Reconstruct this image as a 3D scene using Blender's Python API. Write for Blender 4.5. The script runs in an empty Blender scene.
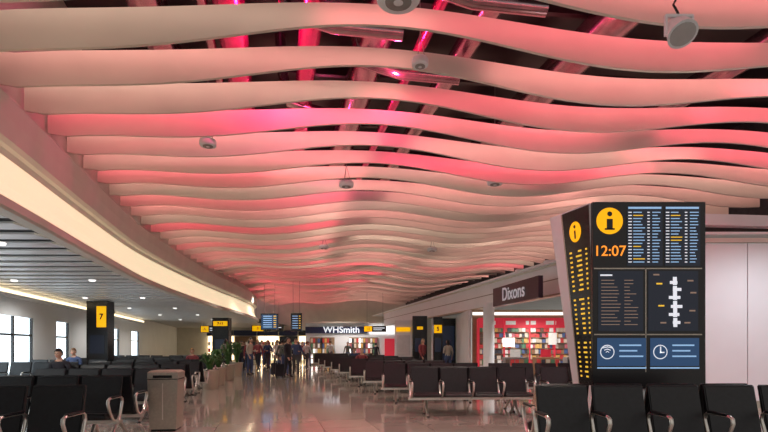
import bpy, bmesh, math, random
from mathutils import Vector, Matrix, Euler
random.seed(7)
scene=bpy.context.scene
try:
    scene.view_settings.view_transform='Standard'
except Exception: pass
C=scene.collection
# ---------------------------------------------------------------- materials
def mat(name,col,rough=.5,metal=0.,emit=0.,ecol=None,noise=0.,nscale=8.):
    m=bpy.data.materials.new(name); m.use_nodes=True
    nt=m.node_tree; b=nt.nodes['Principled BSDF']
    b.inputs['Base Color'].default_value=(*col,1)
    b.inputs['Roughness'].default_value=rough
    b.inputs['Metallic'].default_value=metal
    if emit>0:
        b.inputs['Emission Color'].default_value=(*(ecol or col),1)
        b.inputs['Emission Strength'].default_value=emit
    if noise>0:
        tc=nt.nodes.new('ShaderNodeTexCoord'); n=nt.nodes.new('ShaderNodeTexNoise'); n.inputs['Scale'].default_value=nscale
        r=nt.nodes.new('ShaderNodeValToRGB')
        r.color_ramp.elements[0].position=.3; r.color_ramp.elements[1].position=.7
        r.color_ramp.elements[0].color=(*[c*(1-noise) for c in col],1)
        r.color_ramp.elements[1].color=(*[min(1,c*(1+noise)) for c in col],1)
        nt.links.new(tc.outputs['Object'],n.inputs['Vector']); nt.links.new(n.outputs['Fac'],r.inputs['Fac']); nt.links.new(r.outputs['Color'],b.inputs['Base Color'])
    return m
M_baffle=mat('baffle_cream',(.76,.70,.61),.5,noise=.04,nscale=1.5)
M_plaster=mat('plaster_warm',(.72,.69,.62),.6,noise=.04,nscale=2)
M_white=mat('white_panel',(.86,.89,.92),.45,noise=.03,nscale=1)
M_cove=mat('cove_glow',(.85,.75,.55),.5,emit=.70,ecol=(1,.85,.56))  # glow of a hidden strip light, put into the cove surface as emission
M_dark=mat('roof_dark',(.025,.015,.018),.35,noise=.3,nscale=1)
M_duct=mat('duct_metal',(.45,.32,.35),.22,.95,noise=.1)
M_magenta=mat('duct_lit_magenta',(.75,.06,.25),.22,.75,noise=.2,nscale=3)  # magenta light falling on the ducts, tinted into the metal colour
M_grey=mat('slat_grey',(.70,.71,.73),.4,.1,noise=.05)
M_dgrey=mat('void_grey',(.05,.05,.055),.7,noise=.2)
M_mgrey=mat('grille_grey',(.3,.29,.28),.6,noise=.1)
M_black=mat('black_gloss',(.012,.012,.014),.25,noise=.1)
M_blackm=mat('black_vinyl',(.010,.011,.014),.42,noise=.25,nscale=20)
M_chrome=mat('polished_alloy',(.80,.76,.70),.28,.85,noise=.05)
M_steel=mat('brushed_steel',(.50,.46,.39),.38,.75,noise=.08,nscale=30)
M_yellow=mat('sign_yellow',(1,.5,.0),.5,emit=.7,ecol=(1,.52,.0))
M_amber=mat('led_amber',(1,.35,.02),.5,emit=1.0,ecol=(1,.30,.03))
M_scr=mat('screen_navy',(.01,.012,.02),.2,emit=.15,ecol=(.03,.05,.10))
M_scrb=mat('screen_blue',(.02,.04,.08),.2,emit=.55,ecol=(.02,.08,.20))
M_cyan=mat('text_cyan',(.3,.5,.7),.5,emit=.6,ecol=(.3,.56,.9))
M_wtext=mat('text_white',(.7,.75,.8),.5,emit=.7,ecol=(.8,.87,.97))
M_ytext=mat('text_yellow',(.9,.6,.05),.5,emit=.6,ecol=(1,.62,.05))
M_dtext=mat('text_dim',(.2,.15,.12),.5,emit=.4,ecol=(.45,.30,.22))
M_window=mat('window_daylight',(.8,.9,1),.2,emit=2.2,ecol=(.78,.92,1))
M_warm=mat('warm_lightbox',(1,.8,.5),.5,emit=2.4,ecol=(1,.80,.50))
M_wlight=mat('white_lightbox',(1,1,1),.5,emit=1.3,ecol=(1,.97,.93))
M_lens=mat('lamp_glass',(.5,.5,.5),.15,noise=.05)
M_red=mat('header_red',(.6,.04,.06),.5,emit=.3,ecol=(.9,.04,.08))
M_navy=mat('sign_navy',(.02,.03,.10),.4)
M_plum=mat('sign_plum',(.03,.012,.03),.35)
M_leaf=mat('leaf_green',(.05,.14,.03),.5,noise=.3)
M_skin=mat('skin',(.62,.38,.27),.55,noise=.05)
M_wood=mat('shelf_beige',(.30,.20,.12),.5,noise=.1)
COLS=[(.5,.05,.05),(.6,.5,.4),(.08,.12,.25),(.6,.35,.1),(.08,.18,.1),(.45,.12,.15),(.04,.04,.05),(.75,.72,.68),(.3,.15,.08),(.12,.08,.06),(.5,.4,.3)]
M_cols=[mat('print_%d'%i,c,.5,emit=.28,noise=.1) for i,c in enumerate(COLS)]  # printed goods with slight emission added to brighten the shop displays
def floor_mat():
    m=bpy.data.materials.new('polished_stone_tiles'); m.use_nodes=True
    nt=m.node_tree; b=nt.nodes['Principled BSDF']
    tc=nt.nodes.new('ShaderNodeTexCoord'); mp=nt.nodes.new('ShaderNodeMapping'); mp.inputs['Rotation'].default_value=(0,0,-math.radians(12.4))
    br=nt.nodes.new('ShaderNodeTexBrick'); br.offset=0; br.inputs['Scale'].default_value=1.0
    br.inputs['Brick Width'].default_value=.9; br.inputs['Row Height'].default_value=.9
    br.inputs['Mortar Size'].default_value=.008
    br.inputs['Color1'].default_value=(.60,.55,.47,1); br.inputs['Color2'].default_value=(.53,.48,.41,1); br.inputs['Mortar'].default_value=(.24,.21,.17,1)
    n=nt.nodes.new('ShaderNodeTexNoise'); n.inputs['Scale'].default_value=3
    mx=nt.nodes.new('ShaderNodeMixRGB'); mx.blend_type='MULTIPLY'; mx.inputs[0].default_value=.2
    nt.links.new(tc.outputs['Object'],mp.inputs['Vector']); nt.links.new(mp.outputs[0],br.inputs['Vector']); nt.links.new(mp.outputs[0],n.inputs['Vector'])
    nt.links.new(br.outputs['Color'],mx.inputs[1]); nt.links.new(n.outputs['Fac'],mx.inputs[2]); nt.links.new(mx.outputs[0],b.inputs['Base Color'])
    b.inputs['Roughness'].default_value=.11; b.inputs['Coat Weight'].default_value=.5; b.inputs['Coat Roughness'].default_value=.05
    return m
M_floor=floor_mat()

# ---------------------------------------------------------------- mesh builder
class MB:
    def __init__(s): s.v=[];s.f=[];s.m=[];s.mats=[];s.sm=[]
    def mi(s,m):
        if m not in s.mats: s.mats.append(m)
        return s.mats.index(m)
    def add(s,vs,fs,m,smooth=False):
        o=len(s.v); s.v+= [tuple(v) for v in vs]; k=s.mi(m)
        for f in fs: s.f.append([o+i for i in f]); s.m.append(k); s.sm.append(smooth)
    def box(s,c,d,m,rot=None):
        x,y,z=[q/2 for q in d]
        vs=[Vector(p) for p in [(-x,-y,-z),(x,-y,-z),(x,y,-z),(-x,y,-z),(-x,-y,z),(x,-y,z),(x,y,z),(-x,y,z)]]
        if rot: 
            R=Euler(rot).to_matrix(); vs=[R@v for v in vs]
        s.add([v+Vector(c) for v in vs],[(0,3,2,1),(4,5,6,7),(0,1,5,4),(1,2,6,5),(2,3,7,6),(3,0,4,7)],m)
    def hexa(s,b,t,m):
        s.add(list(b)+list(t),[(0,3,2,1),(4,5,6,7),(0,1,5,4),(1,2,6,5),(2,3,7,6),(3,0,4,7)],m)
    def quad(s,p,m): s.add(p,[tuple(range(len(p)))],m)
    def tube(s,path,r,m,n=8,cap=True,flat=1.0):
        P=[Vector(p) for p in path]
        if not hasattr(r,'__len__'): r=[r]*len(P)
        vs=[];fs=[]
        up=None
        for i,p in enumerate(P):
            d=(P[min(i+1,len(P)-1)]-P[max(i-1,0)]).normalized()
            if up is None:
                up=Vector((0,0,1)) if abs(d.z)<.9 else Vector((1,0,0))
            a=d.cross(up)
            if a.length<1e-4: a=d.cross(Vector((0,1,0)))
            a.normalize(); b=a.cross(d).normalized(); up=b
            for k in range(n):
                t=2*math.pi*k/n
                vs.append(p+a*math.cos(t)*r[i]*flat+b*math.sin(t)*r[i])
        for i in range(len(P)-1):
            for k in range(n):
                fs.append((i*n+k,i*n+(k+1)%n,(i+1)*n+(k+1)%n,(i+1)*n+k))
        s.add(vs,fs,m,True)
        if cap:
            s.add(vs[:n],[tuple(range(n))],m); s.add(vs[-n:],[tuple(range(n))[::-1]],m)
    def lathe(s,c,prof,m,n=20):
        vs=[];fs=[]
        for r,z in prof:
            for k in range(n):
                t=2*math.pi*k/n; vs.append((c[0]+r*math.cos(t),c[1]+r*math.sin(t),c[2]+z))
        for i in range(len(prof)-1):
            for k in range(n): fs.append((i*n+k,i*n+(k+1)%n,(i+1)*n+(k+1)%n,(i+1)*n+k))
        s.add(vs,fs,m,True)
        s.add(vs[:n],[tuple(range(n))[::-1]],m); s.add(vs[-n:],[tuple(range(n))],m)
    def extr(s,prof,x0,x1,m):
        n=len(prof)
        vs=[(x0,y,z) for y,z in prof]+[(x1,y,z) for y,z in prof]
        fs=[(i,(i+1)%n,n+(i+1)%n,n+i) for i in range(n)]+[tuple(range(n))[::-1],tuple(range(n,2*n))]
        s.add(vs,fs,m)
    def disc(s,fn,cx,cy,r,m,n=24):
        s.quad([fn(cx+r*math.cos(2*math.pi*k/n),cy+r*math.sin(2*math.pi*k/n)) for k in range(n)],m)
    def mesh(s,name):
        me=bpy.data.meshes.new(name); me.from_pydata(s.v,[],s.f)
        for m in s.mats: me.materials.append(m)
        me.polygons.foreach_set('material_index',s.m); me.polygons.foreach_set('use_smooth',s.sm)
        me.update()
        return me
    def obj(s,name,parent=None,loc=(0,0,0),rz=0,recalc=True):
        me=s.mesh(name)
        if recalc:
            bm=bmesh.new(); bm.from_mesh(me); bmesh.ops.recalc_face_normals(bm,faces=bm.faces); bm.to_mesh(me); bm.free()
        return inst(name,me,loc,rz,parent)
def inst(name,me,loc=(0,0,0),rz=0,parent=None,sc=1):
    o=bpy.data.objects.new(name,me); C.objects.link(o); o.location=loc; o.rotation_euler=(0,0,rz); o.scale=(sc,sc,sc)
    if parent: o.parent=parent
    return o
def empty(name,loc=(0,0,0)):
    o=bpy.data.objects.new(name,None); C.objects.link(o); o.location=loc; return o
def text(name,body,size,loc,m,parent=None,rot=(math.pi/2,0,0),ext=.004,align='CENTER',bold=0):
    cu=bpy.data.curves.new(name,'FONT'); cu.body=body; cu.size=size; cu.extrude=ext; cu.align_x=align; cu.align_y='CENTER'; cu.offset=bold
    cu.materials.append(m)
    o=bpy.data.objects.new(name,cu); C.objects.link(o); o.location=loc; o.rotation_euler=rot
    if parent: o.parent=parent
    return o
def lerp_path(P,y):
    if y<=P[0][1]:
        a,b=P[0],P[1]
    elif y>=P[-1][1]:
        a,b=P[-2],P[-1]
    else:
        for i in range(len(P)-1):
            if P[i][1]<=y<=P[i+1][1]: a,b=P[i],P[i+1];break
    t=(y-a[1])/(b[1]-a[1]); return a[0]+(b[0]-a[0])*t
def catmull(P,n):
    out=[]
    Q=[P[0]]+P+[P[-1]]
    for i in range(1,len(Q)-2):
        p0,p1,p2,p3=[Vector(q) for q in Q[i-1:i+3]]
        for k in range(n):
            t=k/n
            out.append(.5*((2*p1)+(p2-p0)*t+(2*p0-5*p1+4*p2-p3)*t*t+(3*p1-p0-3*p2+p3)*t**3))
    out.append(Vector(P[-1])); return [tuple(o) for o in out]
AX=math.radians(12.4)  # hall axis is turned this much to the left of the view

# ---------------------------------------------------------------- floor
b=MB(); b.quad([(-24,-6,0),(16,-6,0),(16,56,0),(-24,56,0)],M_floor); b.obj('floor',recalc=False)
# ---------------------------------------------------------------- bulkhead
BP=catmull([(-3.4,-3),(-3.8,0),(-4.35,3.4),(-5.0,6.8),(-5.95,10.8),(-6.85,15),(-7.45,20),(-7.85,25),(-8.1,30),(-8.6,35),(-9.6,38.5),(-12,40)],8)
prof=[(-.36,8.0),(-.36,4.86),(-.30,4.80),(-.02,4.80),(0,4.76),(-.02,4.5),(-.06,4.24),(-.12,4.19),(-.20,4.18),(-.24,4.1),(-.24,3.9),(-.20,3.68),(-.11,3.50),(.02,3.37),(.08,3.35),(.10,3.33),(.10,3.22),(.06,3.19),(-.12,3.19)]
def sweep(prof,path,fn,b):
    nrm=[]
    for i in range(len(path)):
        a=Vector(path[max(i-1,0)][:2]); c=Vector(path[min(i+1,len(path)-1)][:2]); d=(c-a).normalized(); nrm.append(Vector((d.y,-d.x)))
    for j in range(len(prof)-1):
        vs=[]
        for p,n in zip(path,nrm):
            for q in (prof[j],prof[j+1]): vs.append((p[0]+n.x*q[0],p[1]+n.y*q[0],q[1]))
        fs=[(2*i,2*i+1,2*i+3,2*i+2) for i in range(len(path)-1)]
        b.add(vs,fs,fn(j),True)
b=MB(); sweep(prof,BP,lambda j: M_cove if 9<=j<=12 else M_plaster,b); b.obj('ceiling_bulkhead',recalc=False)
BPs=[(p[0],p[1]) for p in BP if p[1]<38]
Xb=lambda y: lerp_path(BPs,y)
# ---------------------------------------------------------------- left wall
WLp=[(-5.9,-6),(-8.0,3),(-11.1,15),(-15.8,34),(-19.5,49)]
Xw=lambda y: lerp_path(WLp,y)
b=MB()
ys=[-5+i*1.0 for i in range(56)]
vs=[];
for y in ys:
    xr=Xb(min(y,37))-.14 if y<38 else -9
    vs+=[(Xw(y),y,3.42),(xr,y,3.42)]
b.add(vs,[(2*i,2*i+1,2*i+3,2*i+2) for i in range(len(ys)-1)],M_dgrey)
b.obj('ceiling_side_aisle',recalc=False)
b=MB()
y=1.0
while y<48:
    xr=(Xb(min(y+.4,37.5))-.16) if y<38 else -9.5
    xl=Xw(y)+.05
    b.hexa([(xl,y,3.2),(xr,y+.1,3.2),(xr,y+.5,3.2),(xl,y+.4,3.2)],[(xl,y,3.23),(xr,y+.1,3.23),(xr,y+.5,3.23),(xl,y+.4,3.23)],M_grey)
    y+=.72
b.obj('ceiling_slat_panels')
b=MB()
for y in [9,14,19,24,29,34]:
    x=(Xb(y)+Xw(y))/2
    for dx in (-1.2,.9):
        b.lathe((x+dx,y,3.165),[(.07,0),(.09,.04)],M_wlight,14)
b.obj('recessed_downlights')
def wall_multi(name,segs):
    b=MB()
    for y0,y1,z0,z1,m,off,th in segs:
        A=(Xw(y0)+off,y0); B=(Xw(y1)+off,y1)
        b.hexa([(A[0]-th,A[1],z0),(A[0],A[1],z0),(B[0],B[1],z0),(B[0]-th,B[1],z0)],[(A[0]-th,A[1],z1),(A[0],A[1],z1),(B[0],B[1],z1),(B[0]-th,B[1],z1)],m)
    return b.obj(name)
wins=[(4,9),(12.0,17.3),(19.3,20.6),(24.6,26.2),(26.6,28.2),(31,33)]
segs=[]; yy=-6
for a,c in wins:
    segs.append((yy,a,0,3.42,M_white,0,.2)); segs.append((a,c,0,.5,M_white,0,.2)); segs.append((a,c,2.35,3.42,M_white,0,.2)); yy=c
segs.append((yy,34,0,3.42,M_white,0,.2)); segs.append((34,49,0,3.42,M_white,0,.2))
wall_multi('wall_left',segs)
for i,(a,c) in enumerate(wins):
    s=[(a,c,.5,2.35,M_window,-.12,.02)]
    n=max(1,int((c-a)/1.2))
    for k in range(n+1):
        y=a+(c-a-.07)*k/n; s.append((y,y+.07,.5,2.35,M_black,-.02,.08))
    s.append((a,c,1.75,1.81,M_black,-.02,.08))
    wall_multi('window_%d'%(i+1),s)
wall_multi('trim_1',[(3,15,3.0,3.1,M_warm,.12,.08),(15,34,3.0,3.1,M_warm,.12,.08),(3,15,2.9,3.0,M_white,.14,.13),(15,34,2.9,3.0,M_white,.14,.13)])
wall_multi('baseboard_left',[(3,15,0,.12,M_steel,.03,.03),(15,34,0,.12,M_steel,.03,.03)])

# ---------------------------------------------------------------- roof, ducts
b=MB(); b.quad([(-9,2,8),(16,2,8),(16,50,8),(-14,50,8)],M_dark); b.obj('roof_deck',recalc=False)
b=MB()
for i in range(16):
    y=4+i*2.6
    b.box((1,y,7.6),(26,.12,.35),M_dark,(0,0,AX*.5))
b.obj('roof_beams')
b=MB()
def duct(x,z,r,m=M_duct):
    P=[(x-.2*k*1.5,4+k*1.5,z) for k in range(28)]
    b.tube(P,[r*(1.06 if k%2 else 1) for k in range(28)],m,16)
duct(.9,7.0,.32); duct(2.6,6.9,.2); duct(5.0,7.1,.35); duct(-3.0,7.1,.3); duct(8,6.9,.25)
duct(-1.6,6.75,.24,M_magenta); duct(-.3,6.7,.18,M_magenta); duct(-2.0,6.7,.08,M_duct); duct(1.7,6.75,.1,M_magenta)
for x,y in [(-1.7,8.0),(-.6,9.4),(-2.2,11.0),(.4,7.4)]:
    b.tube([(x,y,8),(x+.05,y,7.2),(x+.2,y+.1,6.6),(x+.9,y+.2,6.45),(x+2,y+.3,6.4)],.11,M_duct,12)
b.obj('ventilation_ducts')

# ---------------------------------------------------------------- wave ceiling baffles
def wave(X,Y):
    u=X+.22*Y
    return math.sin(2*math.pi*(u-1.7)/6.8+math.pi/2-(Y-7.7)*.16)
def zbot(X,Y):
    xl=Xb(min(Y,37))
    d=X-xl
    return 5.36+.17*wave(X,Y)+.09*math.sin(Y*.33+X*.25)-.44*math.exp(-max(d,0)/1.6)
Xr=lambda Y: 9.9-.27*(Y-16)
def Yb(n,X): return 3.4+.95*n+.1*(X+5)
def hgt(X,Y): return .335-.085*wave(X,Y)+.13*math.exp(-max(X-Xb(min(Y,37)),0)/2)
NB=46
for n in range(NB):
    b=MB()
    xl=Xb(min(Yb(n,-5.5),37.5))-.3; xr=min(Xr(Yb(n,6)),11.5)
    N=64; vs=[]
    for k in range(N+1):
        X=xl+(xr-xl)*k/N; Y=Yb(n,X); z=zbot(X,Y); h=hgt(X,Y)
        vs+=[(X,Y,z),(X,Y,z+h),(X,Y+.05,z+h),(X,Y+.05,z)]
    fs=[]
    for k in range(N):
        for j in range(4): fs.append((4*k+j,4*k+(j+1)%4,4*k+4+(j+1)%4,4*k+4+j))
    fs+=[(0,3,2,1),(4*N,4*N+1,4*N+2,4*N+3)]
    b.add(vs,fs,M_baffle); b.obj('ceiling_baffle')
    segsn=3 if n<24 else 2
    for q in range(segsn):
        shift=.10*math.sin(n*1.9) if q==1 or segsn==2 else 0
        f=(q+.5)/segsn+shift; X=xl+(xr-xl)*f; Y=Yb(n,X)-.36
        pk=.58+.42*math.sin(n*2.35+q*1.7)
        en=.45+1.1*pk
        if q==2 and n<9: pk=.96; en=1.6
        if q==1 and n<7: pk=.6+.4*pk; en=1.2
        if q==0 and n<4: pk=.2; en=.5
        if 8<=n<22 and q==2: pk=.25+.3*pk; en=.8
        if 10<n<22 and q==1: pk*=.65; en=.5+.5*(n%2)
        if segsn==2:
            pk=((.97,.7,.92)[n%3],(.5,.2,.6)[n%3])[q]; en=((1.4,.55,1.1)[n%3],(.8,.25,.5)[n%3])[q]
        col=Vector((1,.86,.68))*(1-pk)+Vector((1,.05,.13))*pk
        L=bpy.data.lights.new('led_wash','AREA'); L.shape='RECTANGLE'; L.size=(xr-xl)/segsn*(1.1 if segsn==3 else .95); L.size_y=.06
        L.energy=(7.8 if segsn==3 else 10.5)*en; L.color=col; L.spread=math.radians(130)
        o=bpy.data.objects.new('led_wash_light',L); C.objects.link(o)
        o.location=(X,Y,zbot(X,Y)+hgt(X,Y)+.10)
        o.rotation_euler=(math.radians(90-38),0,math.atan(.1))
# ---------------------------------------------------------------- ceiling devices
def speaker(x,y,z,r):
    b=MB()
    b.lathe((x,y,z),[(r*.5,0),(r*.92,.0),(r,.02),(r,.09),(r*.85,.12)],M_white,24)
    b.lathe((x,y,z-.012),[(r*.15,0),(r*.6,0),(r*.6,.015)],M_mgrey,20)
    b.lathe((x,y,z-.016),[(r*.05,0),(r*.22,0),(r*.22,.01)],M_white,16)
    for k in range(3):
        a=k*2.1; b.tube([(x+r*.6*math.cos(a),y+r*.6*math.sin(a),z+.1),(x,y,z+.5),(x,y,8)],.006,M_mgrey,5)
    b.obj('ceiling_speaker')
for a in [(.15,5.45,5.02,.23),(-3.2,9.45,5.05,.15),(-.87,12.0,5.1,.17),(2.56,12.0,5.15,.18),(.52,7.5,5.45,.12),(1.8,19.5,5.0,.18),(-2.2,19,5.0,.18)]: speaker(*a)
b=MB()
x,y,z=3.12,5.5,4.72
b.tube([(x-.02,y,8),(x-.02,y,5.1),(x-.06,y,5.02),(x-.02,y,4.95),(x+.0,y,4.9)],.012,M_black,6)
b.box((x,y,4.9),(.28,.03,.03),M_white); b.box((x-.14,y,4.80),(.02,.04,.22),M_white); b.box((x+.14,y,4.80),(.02,.04,.22),M_white)
b.tube([(x,y+.12,4.86),(x,y+.10,4.84),(x,y+.02,4.78),(x,y-.06,4.68),(x,y-.07,4.665)],[.07,.10,.12,.145,.15],M_white,18)
b.tube([(x,y-.07,4.665),(x,y-.073,4.66)],.125,M_lens,18)
b.obj('hanging_spotlight')

# ---------------------------------------------------------------- right side building
XF=lambda Y: 5.4-.225*(Y-16)
b=MB()
def fseg(y0,y1,z0,z1,m,off=0,th=.25):
    b.hexa([(XF(y0)+off,y0,z0),(XF(y0)+off+th,y0,z0),(XF(y1)+off+th,y1,z0),(XF(y1)+off,y1,z0)],[(XF(y0)+off,y0,z1),(XF(y0)+off+th,y0,z1),(XF(y1)+off+th,y1,z1),(XF(y1)+off,y1,z1)],m)
fseg(13.6,40,3.02,3.95,M_white); fseg(13.6,40,3.95,4.03,M_plaster,-.08,.4)
fseg(13.6,40,3.0,3.06,M_steel,-.03,.3); fseg(13.6,40,3.5,3.53,M_mgrey,-.012,.02)
b.obj('wall_right_fascia')
b=MB(); b.hexa([(6.0,12.0,4.0),(14,12,4.0),(12,48,4.0),(-1,44,4.0)],[(6.0,12.0,4.06),(14,12,4.06),(12,48,4.06),(-1,44,4.06)],M_white)
b.obj('ceiling_shops')
b=MB()
for x0,x1 in [(5.9,7.28),(7.3,8.38),(8.4,9.48),(9.5,10.58),(10.6,12.5),(12.52,14.5)]:
    b.box(((x0+x1)/2,12.05,1.9),(x1-x0,.1,3.8),M_white)
b.box((10.2,12.1,1.9),(8.8,.06,3.76),M_mgrey); b.box((10.2,12.05,3.86),(8.8,.16,.1),M_plaster)
b.box((10.2,11.97,.08),(8.8,.04,.16),M_steel)
b.obj('wall_right')
b=MB(); b.hexa([(11.5,12,4.06),(11.7,12,4.06),(2.2,48,4.06),(2.0,48,4.06)],[(11.5,12,8),(11.7,12,8),(2.2,48,8),(2.0,48,8)],M_dgrey); b.obj('wall_right_upper')
b=MB()
for k in range(5):
    y=12.6+k*2.2; b.box((9.5-.22*k*2.2,y,4.42),(4.4,.25,.26),M_white,(0,0,.1))
b.obj('structural_beams')
b=MB()
b.box((6.3,22.4,1.5),(5.0,.1,3.0),M_wood); b.box((8.8,19.5,1.5),(.1,6,3.0),M_white); b.box((3.72,24.4,1.5),(.12,3.8,3.0),M_white)
b.box((6.3,22.30,2.83),(5.0,.06,.12),M_wlight)
b.obj('wall_shop')
b=MB()
b.box((6.15,22.0,2.42),(4.3,.08,.42),M_red)
for i in range(5): b.box((4.5+i*.85,21.95,2.42),(.42,.02,.16),M_cols[7])
for r in range(9):
    z=.2+r*.23
    b.box((6.15,22.1,z-.015),(4.3,.3,.02),M_wood)
    x=4.05
    while x<8.2:
        w=random.uniform(.09,.2); h=random.uniform(.14,.21)
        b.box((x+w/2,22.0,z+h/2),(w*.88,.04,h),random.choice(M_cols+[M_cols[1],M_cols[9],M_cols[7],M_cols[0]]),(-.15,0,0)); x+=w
for x in (4.0,5.07,6.15,7.2,8.3): b.box((x,22.1,1.3),(.06,.36,2.6),M_red)
b.box((5.25,21.9,1.6),(.5,.05,.36),M_wlight); b.box((7.1,21.9,1.75),(.35,.05,.5),M_cols[7])
b.obj('magazine_display_wall')
b=MB()
for i in range(3):
    x=5.15+i*1.2; b.box((x,20.4,.5),(.9,.5,1.0),M_cols[8] if i%2 else M_mgrey); 
    for r in range(3):
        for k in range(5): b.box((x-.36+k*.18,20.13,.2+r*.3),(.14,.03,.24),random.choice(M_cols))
    b.box((x,20.4,1.16),(.4,.04,.3),M_cols[7] if i==0 else M_red)
b.obj('promotional_stand')
e=empty('shop_sign'); 
A=Vector((3.84,18.0,0)); B=Vector((4.4,14.6,0)); d=(B-A); ang=math.atan2(d.y,d.x)
b=MB(); c=(A+B)/2; b.box((c.x,c.y,3.1),(d.length,.14,.62),M_plum,(0,0,ang)); b.box((c.x+.3,c.y,3.1),(.4,.08,.1),M_steel,(0,0,0)); o=b.obj('sign_board',e)
nv=Vector((d.y,-d.x,0)).normalized()
if nv.x>0: nv=-nv
M_sgtext=mat('sign_letter_silver',(.6,.6,.66),.4,.1,emit=.3,noise=.05)
text('lettering','Dixons',.60,(c.x+nv.x*.09,c.y+nv.y*.09,3.1),M_sgtext,e,(math.pi/2,0,ang),.006,bold=.006)
def pylon(x,y,w,d,h,zt0,zt1,m_panel=M_yellow,txt='i',pw=.86,px=0):
    e=empty('gate_sign_pylon')
    b=MB(); b.box((x,y,h/2),(w,d,h),M_black); b.box((x+px,y-d/2-.008,(zt0+zt1)/2),(w*pw,.016,zt1-zt0),m_panel)
    b.box((x,y,.06),(w+.06,d+.06,.12),M_steel); b.box((x,y-d/2-.006,1.5),(w*.7,.01,.7),M_scr); b.obj('pylon_body',e)
    text('lettering',txt,min((zt1-zt0)*.7,w*pw*.8),(x+px,y-d/2-.025,(zt0+zt1)/2),M_black,e,bold=.01)
pylon(-10.9,20,.8,.5,3.15,2.15,2.95,txt='7',pw=.45,px=.17)
pylon(-9.5,30.5,.95,.6,3.1,2.62,2.90,txt='7-11')
pylon(1.85,27,.75,.5,3.0,2.3,2.45,txt='1',pw=.4)
pylon(2.7,26.2,.45,.4,2.9,2.1,2.5,txt='5')
def hang_sign(x,y,z,w,h,t):
    e=empty('hanging_gate_sign'); b=MB(); b.box((x,y,z),(w,.1,h),M_black); b.box((x-w*.3,y-.056,z),(w*.34,.012,h*.86),M_yellow)
    b.box((x+w*.18,y-.056,z+h*.15),(w*.5,.01,h*.12),M_wtext); b.box((x+w*.12,y-.056,z-h*.15),(w*.38,.01,h*.1),M_wtext)
    for s in (-.35,.35): b.tube([(x+w*s,y,z+h/2),(x+w*s,y,5)],.012,M_mgrey,6)
    b.obj('sign_body',e); text('lettering',t,h*.6,(x-w*.3,y-.07,z),M_black,e)
hang_sign(-9.4,42,2.9,2.6,.5,'B'); hang_sign(-12.6,38,2.7,1.6,.5,'A'); hang_sign(-.6,34.5,2.6,1.5,.4,'12')
b=MB()
b.box((3.3,27.6,1.45),(.9,.8,2.9),M_black); b.box((3.3,27.18,1.6),(.75,.03,1.8),M_scr)
b.obj('display_cabinet')
b=MB(); b.box((1.15,31.5,1.5),(1.0,.8,3.0),M_white); b.box((1.15,31.08,2.45),(.85,.04,.26),M_yellow); b.box((1.15,31.08,1.5),(.8,.03,1.2),M_grey); b.obj('service_kiosk')
for x,y in [(4.15,20.6),(2.9,29.4),(-11.9,16.6),(-12.9,24.4)]:
    b=MB(); b.lathe((x,y,0),[(.26,0),(.26,.12),(.22,.14),(.22,3.0),(.25,3.03),(.25,3.15)],M_white,24); b.obj('column')
def hscreen(x,y,z,w,h,m):
    e=MB(); e.box((x,y,z),(w,.12,h),M_black); e.box((x,y-.065,z),(w*.9,.01,h*.86),m)
    for r in range(6):
        e.box((x-w*.1,y-.073,z+h*.34-r*h*.13),(w*.5,.005,h*.04),M_cyan); e.box((x+w*.32,y-.073,z+h*.34-r*h*.13),(w*.15,.005,h*.04),M_ytext)
    e.tube([(x-w*.3,y,z+h/2),(x-w*.3,y,5.0)],.012,M_mgrey,6); e.tube([(x+w*.3,y,z+h/2),(x+w*.3,y,5.0)],.012,M_mgrey,6)
    e.obj('hanging_flight_screen')
hscreen(-6.6,30,2.85,1.0,.95,M_scrb); hscreen(-4.8,28.5,2.75,.6,1.0,M_scr)
e=empty('bookshop_front')
b=MB(); b.box((-2.3,40.6,1.65),(7.6,.2,3.3),M_white); b.box((-3.7,40.4,2.72),(4.8,.12,.5),M_navy); b.box((.4,40.4,2.72),(3.0,.1,.6),M_wlight)
b.box((-2.3,40.3,3.3),(7.8,.6,.12),M_plaster)
b.box((-4.8,40.42,1.1),(1.9,.1,2.1),M_wood); b.box((-4.8,40.3,1.1),(.08,.1,2.1),M_black)
b.box((-1.6,40.42,1.2),(2.2,.1,1.9),M_wood)
for x0,nn in ((-5.6,9),(-2.6,12)):
    for r in range(5):
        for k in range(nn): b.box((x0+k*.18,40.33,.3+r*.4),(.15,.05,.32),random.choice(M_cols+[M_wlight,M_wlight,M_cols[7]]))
b.box((.5,40.40,1.2),(.9,.12,1.7),M_red); b.obj('shop_front_body',e)
text('lettering','WHSmith',.70,(-3.3,40.3,2.72),M_wtext,e,bold=.012)
b=MB(); b.box((-7,49,4),(28,.2,8),M_plaster); b.obj('wall_back')
b=MB()
x=-16.5
for w,m in [(2.5,M_warm),(2.2,M_wood),(2.0,M_warm),(1.8,M_black),(2.2,M_warm),(2.0,M_cols[0]),(2.4,M_wlight)]:
    b.box((x+w/2,48.6,1.3),(w*.92,.3,2.2),m); b.box((x+w/2,48.4,2.7),(w*.96,.3,.5),random.choice([M_black,M_navy,M_yellow]));
    for k in range(6):
        for r in range(3): b.box((x+.25+k*w*.15,48.38,.5+r*.6),(.2,.1,.35),random.choice(M_cols))
    x+=w
b.obj('distant_shopfronts')

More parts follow.
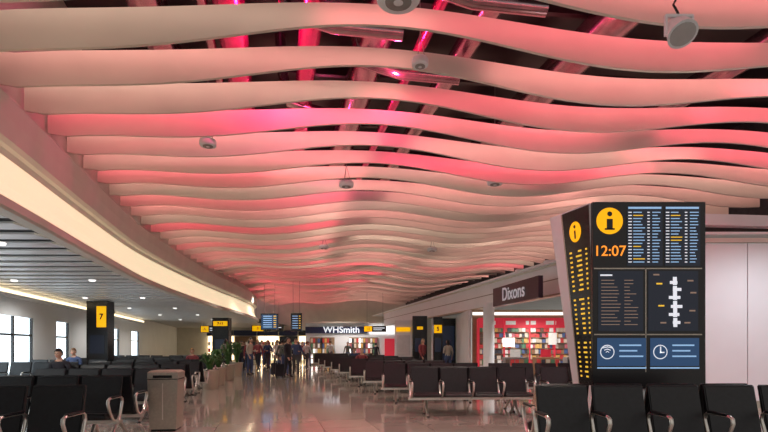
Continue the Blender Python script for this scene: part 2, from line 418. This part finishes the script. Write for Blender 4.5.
# ---------------------------------------------------------------- information column
e=empty('information_display_column')
b=MB(); Y0=7.3; Y1=8.15
bb=[(3.0,Y0,0),(4.54,Y0,0),(4.45,Y1,0),(3.07,Y1,0)]; tt=[(2.88,Y0,3.42),(4.47,Y0,3.42),(4.6,Y1,3.42),(2.60,Y1,3.42)]
NS=24
def lf(s,z,off=.0):
    k=z/3.42
    N=Vector(bb[0]).lerp(Vector(tt[0]),k); F=Vector(bb[3]).lerp(Vector(tt[3]),k)
    p=N.lerp(F,s); return (p.x-off,p.y-off*.3,z)
def rf(s,z):
    k=z/3.42
    N=Vector(bb[1]).lerp(Vector(tt[1]),k); F=Vector(bb[2]).lerp(Vector(tt[2]),k)
    p=N.lerp(F,s); return (p.x,p.y,z)
def strip(s0,s1,z0,z1,m,off):
    for i in range(NS):
        a=z0+(z1-z0)*i/NS; c=z0+(z1-z0)*(i+1)/NS
        for j in range(4):
            p=s0+(s1-s0)*j/4; q=s0+(s1-s0)*(j+1)/4
            b.quad([lf(p,a,off),lf(q,a,off),lf(q,c,off),lf(p,c,off)],m)
strip(0,1,0,3.42,M_white,0)
for i in range(NS):
    a=3.42*i/NS; c=3.42*(i+1)/NS
    b.quad([rf(0,a),rf(1,a),rf(1,c),rf(0,c)],M_white)
b.quad([bb[0],bb[1],tt[1],tt[0]],M_white); b.quad([bb[3],bb[2],tt[2],tt[3]],M_white); b.quad(tt,M_white)
strip(0,.66,.85,3.40,M_black,.008)
strip(.66,.69,.85,3.40,M_steel,.010)
b.disc(lambda x,z: lf(.35+(x)*1.0,z,.016),0,3.08,.15,M_yellow)
b.quad([lf(.33,2.98,.022),lf(.33,3.10,.022),lf(.37,3.10,.022),lf(.37,2.98,.022)],M_black); b.disc(lambda x,y: lf(.35+x,y,.022),0,3.155,.026,M_black)
for r in range(27):
    z=2.78-r*.07
    if r in (9,18): continue
    for s0,s1 in [(.07,.12),(.22,.30+random.uniform(0,.08)),(.48,.55)]:
        b.quad([lf(s0,z,.014),lf(s0,z+.026,.014),lf(s1,z+.026,.014),lf(s1,z,.014)],M_ytext)
b.box((3.69,Y0-.03,2.12),(1.57,.06,2.6),M_black)
yf=Y0-.065
def rect(x0,x1,z0,z1,m,yy=None):
    yq=yf if yy is None else yy
    b.quad([(x0,yq,z0),(x1,yq,z0),(x1,yq,z1),(x0,yq,z1)],m)
fx=lambda px:(px-384)/520*7.24
fz=lambda py:1.4+(347-py)/520*7.24
b.disc(lambda X,Z:(X,yf,Z),fx(609.5),fz(221),.185,M_yellow,32)
rect(fx(606.5),fx(612.5),fz(229),fz(219),M_black,yf-.004); b.disc(lambda X,Z:(X,yf-.004,Z),fx(609.5),fz(214),.035,M_black,16)
rect(fx(604.5),fx(614.5),fz(230),fz(228.3),M_black,yf-.004)
rect(fx(627),fx(662.5),fz(266),fz(206),M_scr); rect(fx(664.5),fx(700),fz(266),fz(206),M_scr)
for c0 in (628,665.5):
    rect(fx(c0),fx(c0+33),fz(209),fz(207),M_cyan,yf-.004)
    for r in range(17):
        py=212+r*3.1
        for a,w,mm in [(0,3.5,M_wtext),(5,random.uniform(7,12),M_ytext if random.random()<.15 else M_cyan),(19,2.5,M_wtext),(24,random.uniform(5,9),M_cyan)]:
            rect(fx(c0+a),fx(c0+a+w),fz(py+.95),fz(py),mm,yf-.004)
rect(fx(598),fx(643),fz(331),fz(271),M_scr); rect(fx(648),fx(698),fz(331),fz(271),M_scr)
rect(fx(600),fx(612),fz(276),fz(274.5),M_wtext,yf-.004)
for r in range(14):
    py=280+r*3.4
    rect(fx(601),fx(601+random.uniform(12,20)),fz(py+.7),fz(py),M_dtext,yf-.004); rect(fx(624),fx(624+random.uniform(5,14)),fz(py+.7),fz(py),M_dtext,yf-.004)
# terminal map: slim building outline with piers
def poly(pts,m): b.quad([(fx(p),yf-.004,fz(q)) for p,q in pts],m)
poly([(672.5,277),(676.5,277),(677,327),(673,327)],M_wtext)
for q,w0,w1 in [(281,3,0),(288,0,4),(296,4,3),(305,2,5),(313,4,2),(321,0,3)]:
    rect(fx(672.5-w0),fx(677+w1),fz(q+3),fz(q),M_wtext,yf-.0045)
for q in (285,300,317): rect(fx(671),fx(679),fz(q+1),fz(q),M_scr,yf-.006)
for p,q in [(656,283),(658,305),(687,280),(689,310),(660,322),(653,274),(684,322),(690,292)]: rect(fx(p),fx(p+6),fz(q+1.5),fz(q),M_ytext if q%2 else M_dtext,yf-.004)
for x0 in (597,650):
    rect(fx(x0),fx(x0+49),fz(366),fz(338),M_scrb)
    b.disc(lambda X,Z:(X,yf-.004,Z),fx(x0+10),fz(352),.10,M_wtext,24)
    b.disc(lambda X,Z:(X,yf-.006,Z),fx(x0+10),fz(352),.087,M_scrb,24)
    for k in range(3): rect(fx(x0+22),fx(x0+22+(22,18,24)[k]),fz(346+k*5.5),fz(344.5+k*5.5),M_cyan,yf-.004)
    rect(fx(x0),fx(x0+49),fz(368.6),fz(367.2),M_cyan,yf-.004)
for k,r_ in enumerate((2,4,6)):
    zz=354-r_*1.1
    b.quad([(fx(607-r_*.8),yf-.009,fz(zz+1)),(fx(607-r_*.8),yf-.009,fz(zz+.2)),(fx(607),yf-.009,fz(zz-1)),(fx(607+r_*.8),yf-.009,fz(zz+.2)),(fx(607+r_*.8),yf-.009,fz(zz+1)),(fx(607),yf-.009,fz(zz-.1))],M_wtext)
rect(fx(659.5),fx(660.7),fz(353),fz(346.5),M_wtext,yf-.009); rect(fx(659.5),fx(664),fz(353),fz(351.8),M_wtext,yf-.009)
for q in (268.5,334.5): rect(fx(594),fx(702),fz(q+.6),fz(q-.6),M_steel,yf+.003)
rect(fx(645.3),fx(646.3),fz(372),fz(268),M_steel,yf+.003)
b.obj('column_body',e,recalc=False)
text('clock_digits','12:07',.205,(fx(609.5),yf-.006,fz(251.5)),M_amber,e,bold=.001,ext=.002)

# ---------------------------------------------------------------- beam seating
def bank_mesh(n):
    b=MB(); P=.62; W=.56
    x0=-(n*P)/2
    for i in range(n):
        a=x0+i*P+(P-W)/2; c=a+W
        b.extr([(-.27,.40),(-.29,.43),(-.27,.46),(.10,.43),(.14,.46),(.27,.97),(.30,.985),(.325,.97),(.20,.42),(.15,.37),(.08,.36)],a,c,M_blackm)
        b.extr([(-.24,.462),(-.22,.485),(.06,.455),(.05,.44)],a+.02,c-.02,M_blackm)
    me=b.mesh('t'); o=bpy.data.objects.new('t',me); C.objects.link(o)
    bm=bmesh.new(); bm.from_mesh(me); bmesh.ops.recalc_face_normals(bm,faces=bm.faces); bmesh.ops.bevel(bm,geom=[e for e in bm.edges if e.is_manifold and e.calc_face_angle(0)>.5],offset=.012,segments=2,affect='EDGES'); bm.to_mesh(me); bm.free()
    b2=MB(); b2.box((0,.05,.34),(n*P+.1,.09,.05),M_chrome)
    for i in range(n+1):
        x=x0+i*P
        b2.tube([(x,.06,.36),(x,.13,.42),(x,.20,.60),(x,.19,.66),(x,.14,.69),(x,-.20,.69),(x,-.25,.67),(x,-.26,.62),(x,-.20,.50),(x,-.10,.38),(x,.04,.35)],.016,M_chrome,6,flat=1.5)
        b2.box((x,-.03,.70),(.05,.32,.025),M_blackm)
    for x in ([x0+P*.5,-x0-P*.5] if n>2 else [x0+.3,-x0-.3]):
        b2.tube([(x,.05,.34),(x,-.02,.2),(x,-.22,.05),(x,-.30,.02)],[.03,.028,.024,.02],M_chrome,8)
        b2.tube([(x,.05,.34),(x,.12,.2),(x,.28,.05),(x,.34,.02)],[.03,.028,.024,.02],M_chrome,8)
        for yy in (-.30,.34): b2.lathe((x,yy,0),[(.035,0),(.035,.015),(.02,.03)],M_black,10)
    me2=b2.mesh('t2')
    bm=bmesh.new(); bm.from_mesh(me2); bmesh.ops.recalc_face_normals(bm,faces=bm.faces); bm.to_mesh(me2); bm.free()
    bmx=bmesh.new(); bmx.from_mesh(me); 
    me3=bpy.data.meshes.new('beam_seat_%d'%n)
    mats=[M_blackm]+[m for m in b2.mats if m!=M_blackm]
    bm2=bmesh.new(); bm2.from_mesh(me2)
    vmap=[bmx.verts.new(v.co) for v in bm2.verts]; bmx.verts.ensure_lookup_table()
    for f in bm2.faces:
        nf=bmx.faces.new([vmap[v.index] for v in f.verts]); nf.material_index=mats.index(b2.mats[f.material_index]); nf.smooth=f.smooth
    bmx.to_mesh(me3); bmx.free(); bm2.free()
    for m in mats: me3.materials.append(m)
    bpy.data.objects.remove(o)
    return me3
B5=bank_mesh(5); B4=bank_mesh(4); B3=bank_mesh(3)
BL={3:B3,4:B4,5:B5}
def bank(xe,ye,n,side,face=0,rz=None):
    a=AX if rz is None else rz
    L=n*.62
    cx=xe+side*L/2*math.cos(a); cy=ye+side*L/2*math.sin(a)
    return inst('beam_seating',BL[n],(cx,cy,0),a+(math.pi if face else 0))
bank(1.66,5.5,5,1,0,.0)
bank(1.75,6.25,4,1,1,.03)
for k,Y in enumerate([10.6,13.2,15.8,18.6]):
    xe=.55-.22*(Y-10.6)
    bank(xe,Y,4,1,0,.06)
    bank(xe+.05,Y+.78,4,1,1,.06)
    if k<2: bank(xe+2.75,Y+.15,4,1,0,.06)
for Y in [21.5,24.2,27.2,30.5,34]:
    xe=.55-.22*(Y-10.6); bank(xe,Y,5,1,0,.1); bank(xe+.05,Y+.8,5,1,1,.1)
for k,Y in enumerate([5.5,7.35,9.9,12.3,14.8,17.4,20.2,23.2,26.5]):
    xe=-2.05-.22*Y + (-.12 if k==1 else 0)
    n=4 if k<3 else 5
    bank(xe,Y,n,-1,0,.08)
    if k>0: bank(xe-.02,Y+.78,n,-1,1,.08)
    if k>3: bank(xe-n*.62-.25,Y-.3,5,-1,0,.08)

# ---------------------------------------------------------------- litter bin
b=MB()
def bx(z,w,d): return [(-w/2,-d/2,z),(w/2,-d/2,z),(w/2,d/2,z),(-w/2,d/2,z)]
b.hexa(bx(.04,.42,.42),bx(.86,.48,.46),M_steel); b.hexa(bx(0,.38,.38),bx(.05,.38,.38),M_black)
b.hexa(bx(.875,.48,.46),bx(.98,.48,.46),M_steel); b.hexa(bx(.98,.48,.46),bx(1.01,.40,.38),M_steel)
b.hexa(bx(.855,.45,.43),bx(.88,.45,.43),M_black); b.box((0,-.233,.91),(.3,.01,.045),M_black); b.box((0,-.226,.5),(.012,.012,.6),M_chrome)
b.obj('litter_bin',None,(-3.68,8.8,0),.12)
# ---------------------------------------------------------------- planters
def planter(x,y,h):
    b=MB(); b.lathe((0,0,0),[(.22,0),(.24,.02),(.28,.6),(.30,.62),(.30,.66),(.25,.66),(.25,.60)],M_steel,24)
    b.lathe((0,0,.58),[(.1,0),(.25,.02)],M_dgrey,16)
    for k in range(46):
        a=random.uniform(0,6.283); r=random.uniform(.12,.42); hh=h*random.uniform(.45,1)
        d=Vector((math.cos(a),math.sin(a),0)); s=Vector((-d.y,d.x,0))
        P=[Vector((0,0,.6))+d*.05, Vector((0,0,.6+hh*.6))+d*r*.35, Vector((0,0,.6+hh*.95))+d*r*.75, Vector((0,0,.6+hh*.8))+d*r*1.1]
        W=[.012,.04,.035,.003]; vs=[]
        for p,w in zip(P,W): vs+=[p-s*w,p+s*w]
        b.add(vs,[(0,1,3,2),(2,3,5,4),(4,5,7,6)],M_leaf)
    b.obj('potted_plant',None,(x,y,0),recalc=False)
planter(-5.75,17.2,.7); planter(-6.1,19.1,.8); planter(-6.6,22.0,1.1); planter(-7.1,25.1,1.2)

# ---------------------------------------------------------------- people
def person_mesh(name,J,segs,top,bot,hair,longhair=False,female=False):
    names=list(J); me=bpy.data.meshes.new('sk'); me.from_pydata([J[n][0] for n in names],[(names.index(a),names.index(c)) for a,c,_ in segs],[])
    o=bpy.data.objects.new('sk',me); C.objects.link(o)
    md=o.modifiers.new('s','SKIN'); md.use_smooth_shade=True
    for i,n in enumerate(names):
        r=J[n][1]; me.skin_vertices[0].data[i].radius=r if hasattr(r,'__len__') else (r,r)
        me.skin_vertices[0].data[i].use_root=(i==0)
    sb=o.modifiers.new('u','SUBSURF'); sb.levels=1; sb.render_levels=1
    dg=bpy.context.evaluated_depsgraph_get(); dg.update(); ev=o.evaluated_get(dg); m2=bpy.data.meshes.new_from_object(ev)
    bpy.data.objects.remove(o)
    b=MB()
    V=[v.co.copy() for v in m2.vertices]
    SG=[(Vector(J[a][0]),Vector(J[c][0]),m) for a,c,m in segs]
    def near(p):
        best=None
        for A,B_,m in SG:
            d=B_-A; t=max(0,min(1,(p-A).dot(d)/d.length_squared)); q=(p-(A+d*t)).length
            if best is None or q<best[0]: best=(q,m)
        return best[1]
    groups={}
    for f in m2.polygons:
        groups.setdefault(near(f.center),[]).append(tuple(f.vertices))
    for m,fs in groups.items(): b.add(V,fs,m,True)
    H=Vector(J['head'][0])+Vector((0,-.01,.05)); 
    vs=[];fs=[];N=16;R=12
    for i in range(R+1):
        ph=math.pi*i/R
        for k in range(N):
            th=2*math.pi*k/N; x=math.sin(ph)*math.cos(th); y=math.sin(ph)*math.sin(th); z=math.cos(ph)
            sx=.078*(1-.22*max(0,-z)); sy=.098*(1-.12*max(0,-z))
            vs.append(H+Vector((x*sx,y*sy,z*.118)))
    for i in range(R):
        for k in range(N): fs.append((i*N+k,i*N+(k+1)%N,(i+1)*N+(k+1)%N,(i+1)*N+k))
    b.add(vs,fs,M_skin,True)
    b.add([H+Vector(p) for p in [(-.015,-.09,-.025),(.015,-.09,-.025),(0,-.122,-.022),(0,-.095,.03)]],[(0,1,2),(1,3,2),(0,2,3)],M_skin)
    for sx in (-1,1):
        b.box(H+Vector((sx*.03,-.092,.01)),(.022,.01,.01),M_black); b.box(H+Vector((sx*.078,.005,-.005)),(.014,.035,.055),M_skin)
    b.box(H+Vector((0,-.090,-.055)),(.042,.008,.009),M_cols[0])
    vs=[];fs=[]
    for i in range(8):
        ph=math.pi*.62*i/7
        for k in range(N):
            th=2*math.pi*k/N; x=math.sin(ph)*math.cos(th); y=math.sin(ph)*math.sin(th); z=math.cos(ph)
            zz=z*.13
            if y<-.2 and z<.45: zz=max(zz,.055); 
            low=(-.10 if longhair and y>-.2 else 0)*(i/7)**2*1.5
            vs.append(H+Vector((x*.088,y*.106+.008,zz+low)))
    for i in range(7):
        for k in range(N): fs.append((i*N+k,i*N+(k+1)%N,(i+1)*N+(k+1)%N,(i+1)*N+k))
    b.add(vs,fs,hair,True)
    for s,hn,en in (('L','haL','elL'),('R','haR','elR')):
        P=Vector(J[hn][0]); d=(P-Vector(J[en][0])).normalized(); sgn=-1 if s=='L' else 1
        side=Vector((0,-1,0)) if abs(d.y)<.6 else Vector((1,0,0))
        side=(side-d*side.dot(d)).normalized(); inn=d.cross(side).normalized()
        b.tube([P-d*.02,P+d*.04,P+d*.085],[.026,.036,.034],M_skin,8,flat=.6)
        for q,(o_,l) in enumerate([(-.028,.062),(-.009,.075),(.010,.07),(.028,.055)]):
            A=P+d*.075-side*o_
            b.tube([A,A+d*l*.45,A+d*l*.8+inn*.012*sgn,A+d*l+inn*.025*sgn],[.0095,.009,.008,.006],M_skin,6)
        A=P+d*.03+side*.03; b.tube([A,A+side*.022+d*.02,A+side*.028+d*.05],[.011,.010,.007],M_skin,6)
    return b.mesh(name)
def standing(name,top,bot,hair,stride=.12,female=False,longhair=False,arm=0):
    sw=.17 if female else .195; T=top;Bt=bot
    J={'pel':((0,0,.96),(.155,.11)),'wai':((0,0,1.08),(.135,.10)),'che':((0,.01,1.28),(.165,.115)),'shc':((0,.01,1.42),(.12,.085)),'nek':((0,0,1.50),.055),'head':((0,-.015,1.58),.06)}
    segs=[('pel','wai',T),('wai','che',T),('che','shc',T),('shc','nek',M_skin),('nek','head',M_skin)]
    for s,x in (('L',-1),('R',1)):
        st=stride*x
        J['hi'+s]=((x*.095,0,.88),(.10,.105)); J['kn'+s]=((x*.10,-st*.5-.02,.50),.068); J['an'+s]=((x*.10,-st+.03,.09),.045); J['to'+s]=((x*.11,-st-.12,.035),(.045,.032))
        segs+=[('pel','hi'+s,Bt),('hi'+s,'kn'+s,Bt),('kn'+s,'an'+s,Bt),('an'+s,'to'+s,M_black)]
        J['sh'+s]=((x*sw,.01,1.40),.068); J['el'+s]=((x*(sw+.06),.03+st*.4,1.12),.048)
        J['ha'+s]=((x*(sw+.06),-.08+st*.9,.88),.03) if not (arm and x>0) else ((x*(sw-.05),-.25,1.12),.03)
        segs+=[('shc','sh'+s,T),('sh'+s,'el'+s,T),('el'+s,'ha'+s,T)]
    return person_mesh(name,J,segs,top,bot,hair,longhair,female)
def sitting(name,top,bot,hair):
    T=top;Bt=bot
    J={'pel':((0,.02,.57),(.165,.125)),'wai':((0,.03,.70),(.14,.11)),'che':((0,.04,.90),(.17,.12)),'shc':((0,.02,1.04),(.12,.085)),'nek':((0,0,1.12),.055),'head':((0,-.03,1.20),.06)}
    segs=[('pel','wai',T),('wai','che',T),('che','shc',T),('shc','nek',M_skin),('nek','head',M_skin)]
    for s,x in (('L',-1),('R',1)):
        J['hi'+s]=((x*.10,-.06,.56),(.09,.09)); J['kn'+s]=((x*.12,-.46,.53),.068); J['an'+s]=((x*.12,-.44,.10),.045); J['to'+s]=((x*.13,-.60,.035),(.045,.032))
        segs+=[('pel','hi'+s,Bt),('hi'+s,'kn'+s,Bt),('kn'+s,'an'+s,Bt),('an'+s,'to'+s,M_black)]
        J['sh'+s]=((x*.195,.02,1.01),.068); J['el'+s]=((x*.22,.0,.76),.048); J['ha'+s]=((x*.12,-.24,.66),.03)
        segs+=[('shc','sh'+s,T),('sh'+s,'el'+s,T),('el'+s,'ha'+s,T)]
    return person_mesh(name,J,segs,top,bot,hair)
cl=[mat('cloth_%d'%i,c,.8,noise=.1) for i,c in enumerate([(.02,.02,.03),(.25,.05,.06),(.05,.08,.18),(.4,.36,.3),(.06,.06,.07),(.6,.6,.6),(.1,.12,.1)])]
hr=[mat('hair_%d'%i,c,.6,noise=.2) for i,c in enumerate([(.02,.012,.01),(.12,.06,.03),(.35,.24,.1)])]
V=[standing('p1',cl[0],cl[0],hr[0],.1),standing('p2',cl[2],cl[4],hr[1],.28,arm=1),standing('p3',cl[1],cl[0],hr[2],.2,True,True),standing('p4',cl[3],cl[2],hr[0],.05,True,True,1),standing('p5',cl[5],cl[4],hr[1],.3),standing('p6',cl[6],cl[2],hr[0],.15)]
PP=[(-7.95,29.1),(-8.16,31.7),(-7.35,30.3),(-7.74,34.7),(-6.29,30.6),(-4.75,25.1),(-4.35,23.5),(-4.5,26.6),(-8.7,38),(-9.2,34.2),(-4.9,33),(-5.3,36.4),(-6.7,33.4),(-7.1,37),(-6.0,38.3),(-8.6,28.2),(-9.9,36.5),(-5.6,28.6),(-10.3,40),(-9.3,42),(-8.0,43),(-11.3,41),(-3.9,37.8),(-2.7,38.8),(-.6,38.5),(-10.6,38),(-7.0,27.0),(-6.7,26.0),(-10.9,35.3),(-11.7,37.5),(-12.8,42),(-5.1,30.9),(1.9,25.6),(3.1,25.2),(-6.4,35.4),(-8.9,40.2),(-5.9,32.2),(-7.2,32.2),(-9.7,32.6),(-8.5,36.1),(-5.2,27.4)]
for i,(x,y) in enumerate(PP):
    inst('pedestrian_traveller',V[i%6],(x,y,0),[0.2,3.0,-.3,2.8,.6,3.3,1.2][i%7],sc=random.uniform(.98,1.07))
S1=sitting('s1',cl[0],cl[4],hr[0]); S2=sitting('s2',cl[2],cl[0],hr[1]); S3=sitting('s3',cl[1],cl[0],hr[2])
def sit(me,xe,ye,n,side,face,idx,rz):
    o=side*((idx+.5)*.62); x=xe+o*math.cos(rz); y=ye+o*math.sin(rz)
    inst('seated_passenger',me,(x,y,-.005),rz+(math.pi if face else 0))
Y=12.3; sit(S1,-2.05-.22*Y,Y,5,-1,0,4,.08)
Y=17.4; sit(S2,-2.05-.22*Y-5*.62-.25,Y-.3,5,-1,0,1,.08)
Y=20.2; sit(S3,-2.05-.22*Y,Y,5,-1,0,1,.08)
Y=21.5; sit(S3,.55-.22*(Y-10.6),Y,5,1,0,1,.1)
Y=27.2; sit(S2,.55-.22*(Y-10.6),Y,5,1,0,2,.1)
def suitcase(x,y,m,rz):
    b=MB(); b.box((0,0,.34),(.38,.24,.56),m)
    for k in range(5): b.box((-.14+k*.07,-.123,.34),(.02,.012,.5),m)
    for sx in (-.15,.15):
        for sy in (-.08,.08): b.lathe((sx,sy,0),[(.02,0),(.03,.02),(.03,.04),(.02,.065)],M_black,8)
        b.tube([(sx*.6,.1,.6),(sx*.6,.1,1.0)],.008,M_chrome,6)
    b.tube([(-.1,.1,1.0),(.1,.1,1.0)],.014,M_black,6); b.obj('rolling_suitcase',None,(x,y,0),rz)
suitcase(-4.8,23.9,cl[0],.3); suitcase(-5.3,25.4,cl[0],.8); suitcase(-6.0,29.8,cl[2],.1)

# ---------------------------------------------------------------- lighting
w=bpy.data.worlds.new('World'); scene.world=w; w.use_nodes=True
w.node_tree.nodes['Background'].inputs[0].default_value=(1,.96,.90,1); w.node_tree.nodes['Background'].inputs[1].default_value=.48
def spot(x,y,z,e,col=(1,.91,.78),ang=120):  # added fill light for hall and shops, not an actual fitting
    L=bpy.data.lights.new('fill_spot_lamp','SPOT'); L.energy=e; L.color=col; L.spot_size=math.radians(ang); L.spot_blend=.6; L.shadow_soft_size=.06
    o=bpy.data.objects.new('fill_spot',L); C.objects.link(o); o.location=(x,y,z)
for k,Y in enumerate(range(8,46,5)):
    xc=1.5-.22*Y
    for dx in (-2.2,3.5): spot(xc+dx,Y+.4,4.9,175)
for Y in (9,16,23,30): 
    spot((Xb(Y)+Xw(Y))/2-.6,Y,3.1,160,(1,.95,.88),160)  # added fill to brighten the side aisle and left wall
spot(6.2,20.6,2.95,230,(1,.96,.92),150); spot(5.0,17.5,2.9,50,(1,.95,.9),150)
spot(-2.5,38.5,3.6,220,(1,.97,.93),150); spot(-9,45,3.6,420,(1,.78,.5),150); spot(-12,40,3.0,150,(1,.78,.5),150)
spot(8.5,9.5,4.8,340,(.85,.95,1),140)  # added cool fill to whiten the right wall
def pt(x,y,z,e,col):
    L=bpy.data.lights.new('plenum_lamp','POINT'); L.energy=e; L.color=col; L.shadow_soft_size=.05
    o=bpy.data.objects.new('plenum_magenta_lamp',L); C.objects.link(o); o.location=(x,y,z)
pt(-1.9,8.6,6.3,70,(1,.03,.25)); pt(.2,9.4,6.25,60,(1,.05,.2)); pt(3,9,6.4,40,(1,.05,.15)); pt(-1.5,13,6.3,30,(1,.03,.25))
# ---------------------------------------------------------------- camera
cd=bpy.data.cameras.new('Camera'); cam=bpy.data.objects.new('Camera',cd); C.objects.link(cam)
cam.location=(0,0,1.4); cam.rotation_euler=(math.pi/2,0,0); cd.sensor_width=36; cd.lens=520/768*36; cd.shift_y=(347-216)/768; cd.clip_end=200
scene.camera=cam
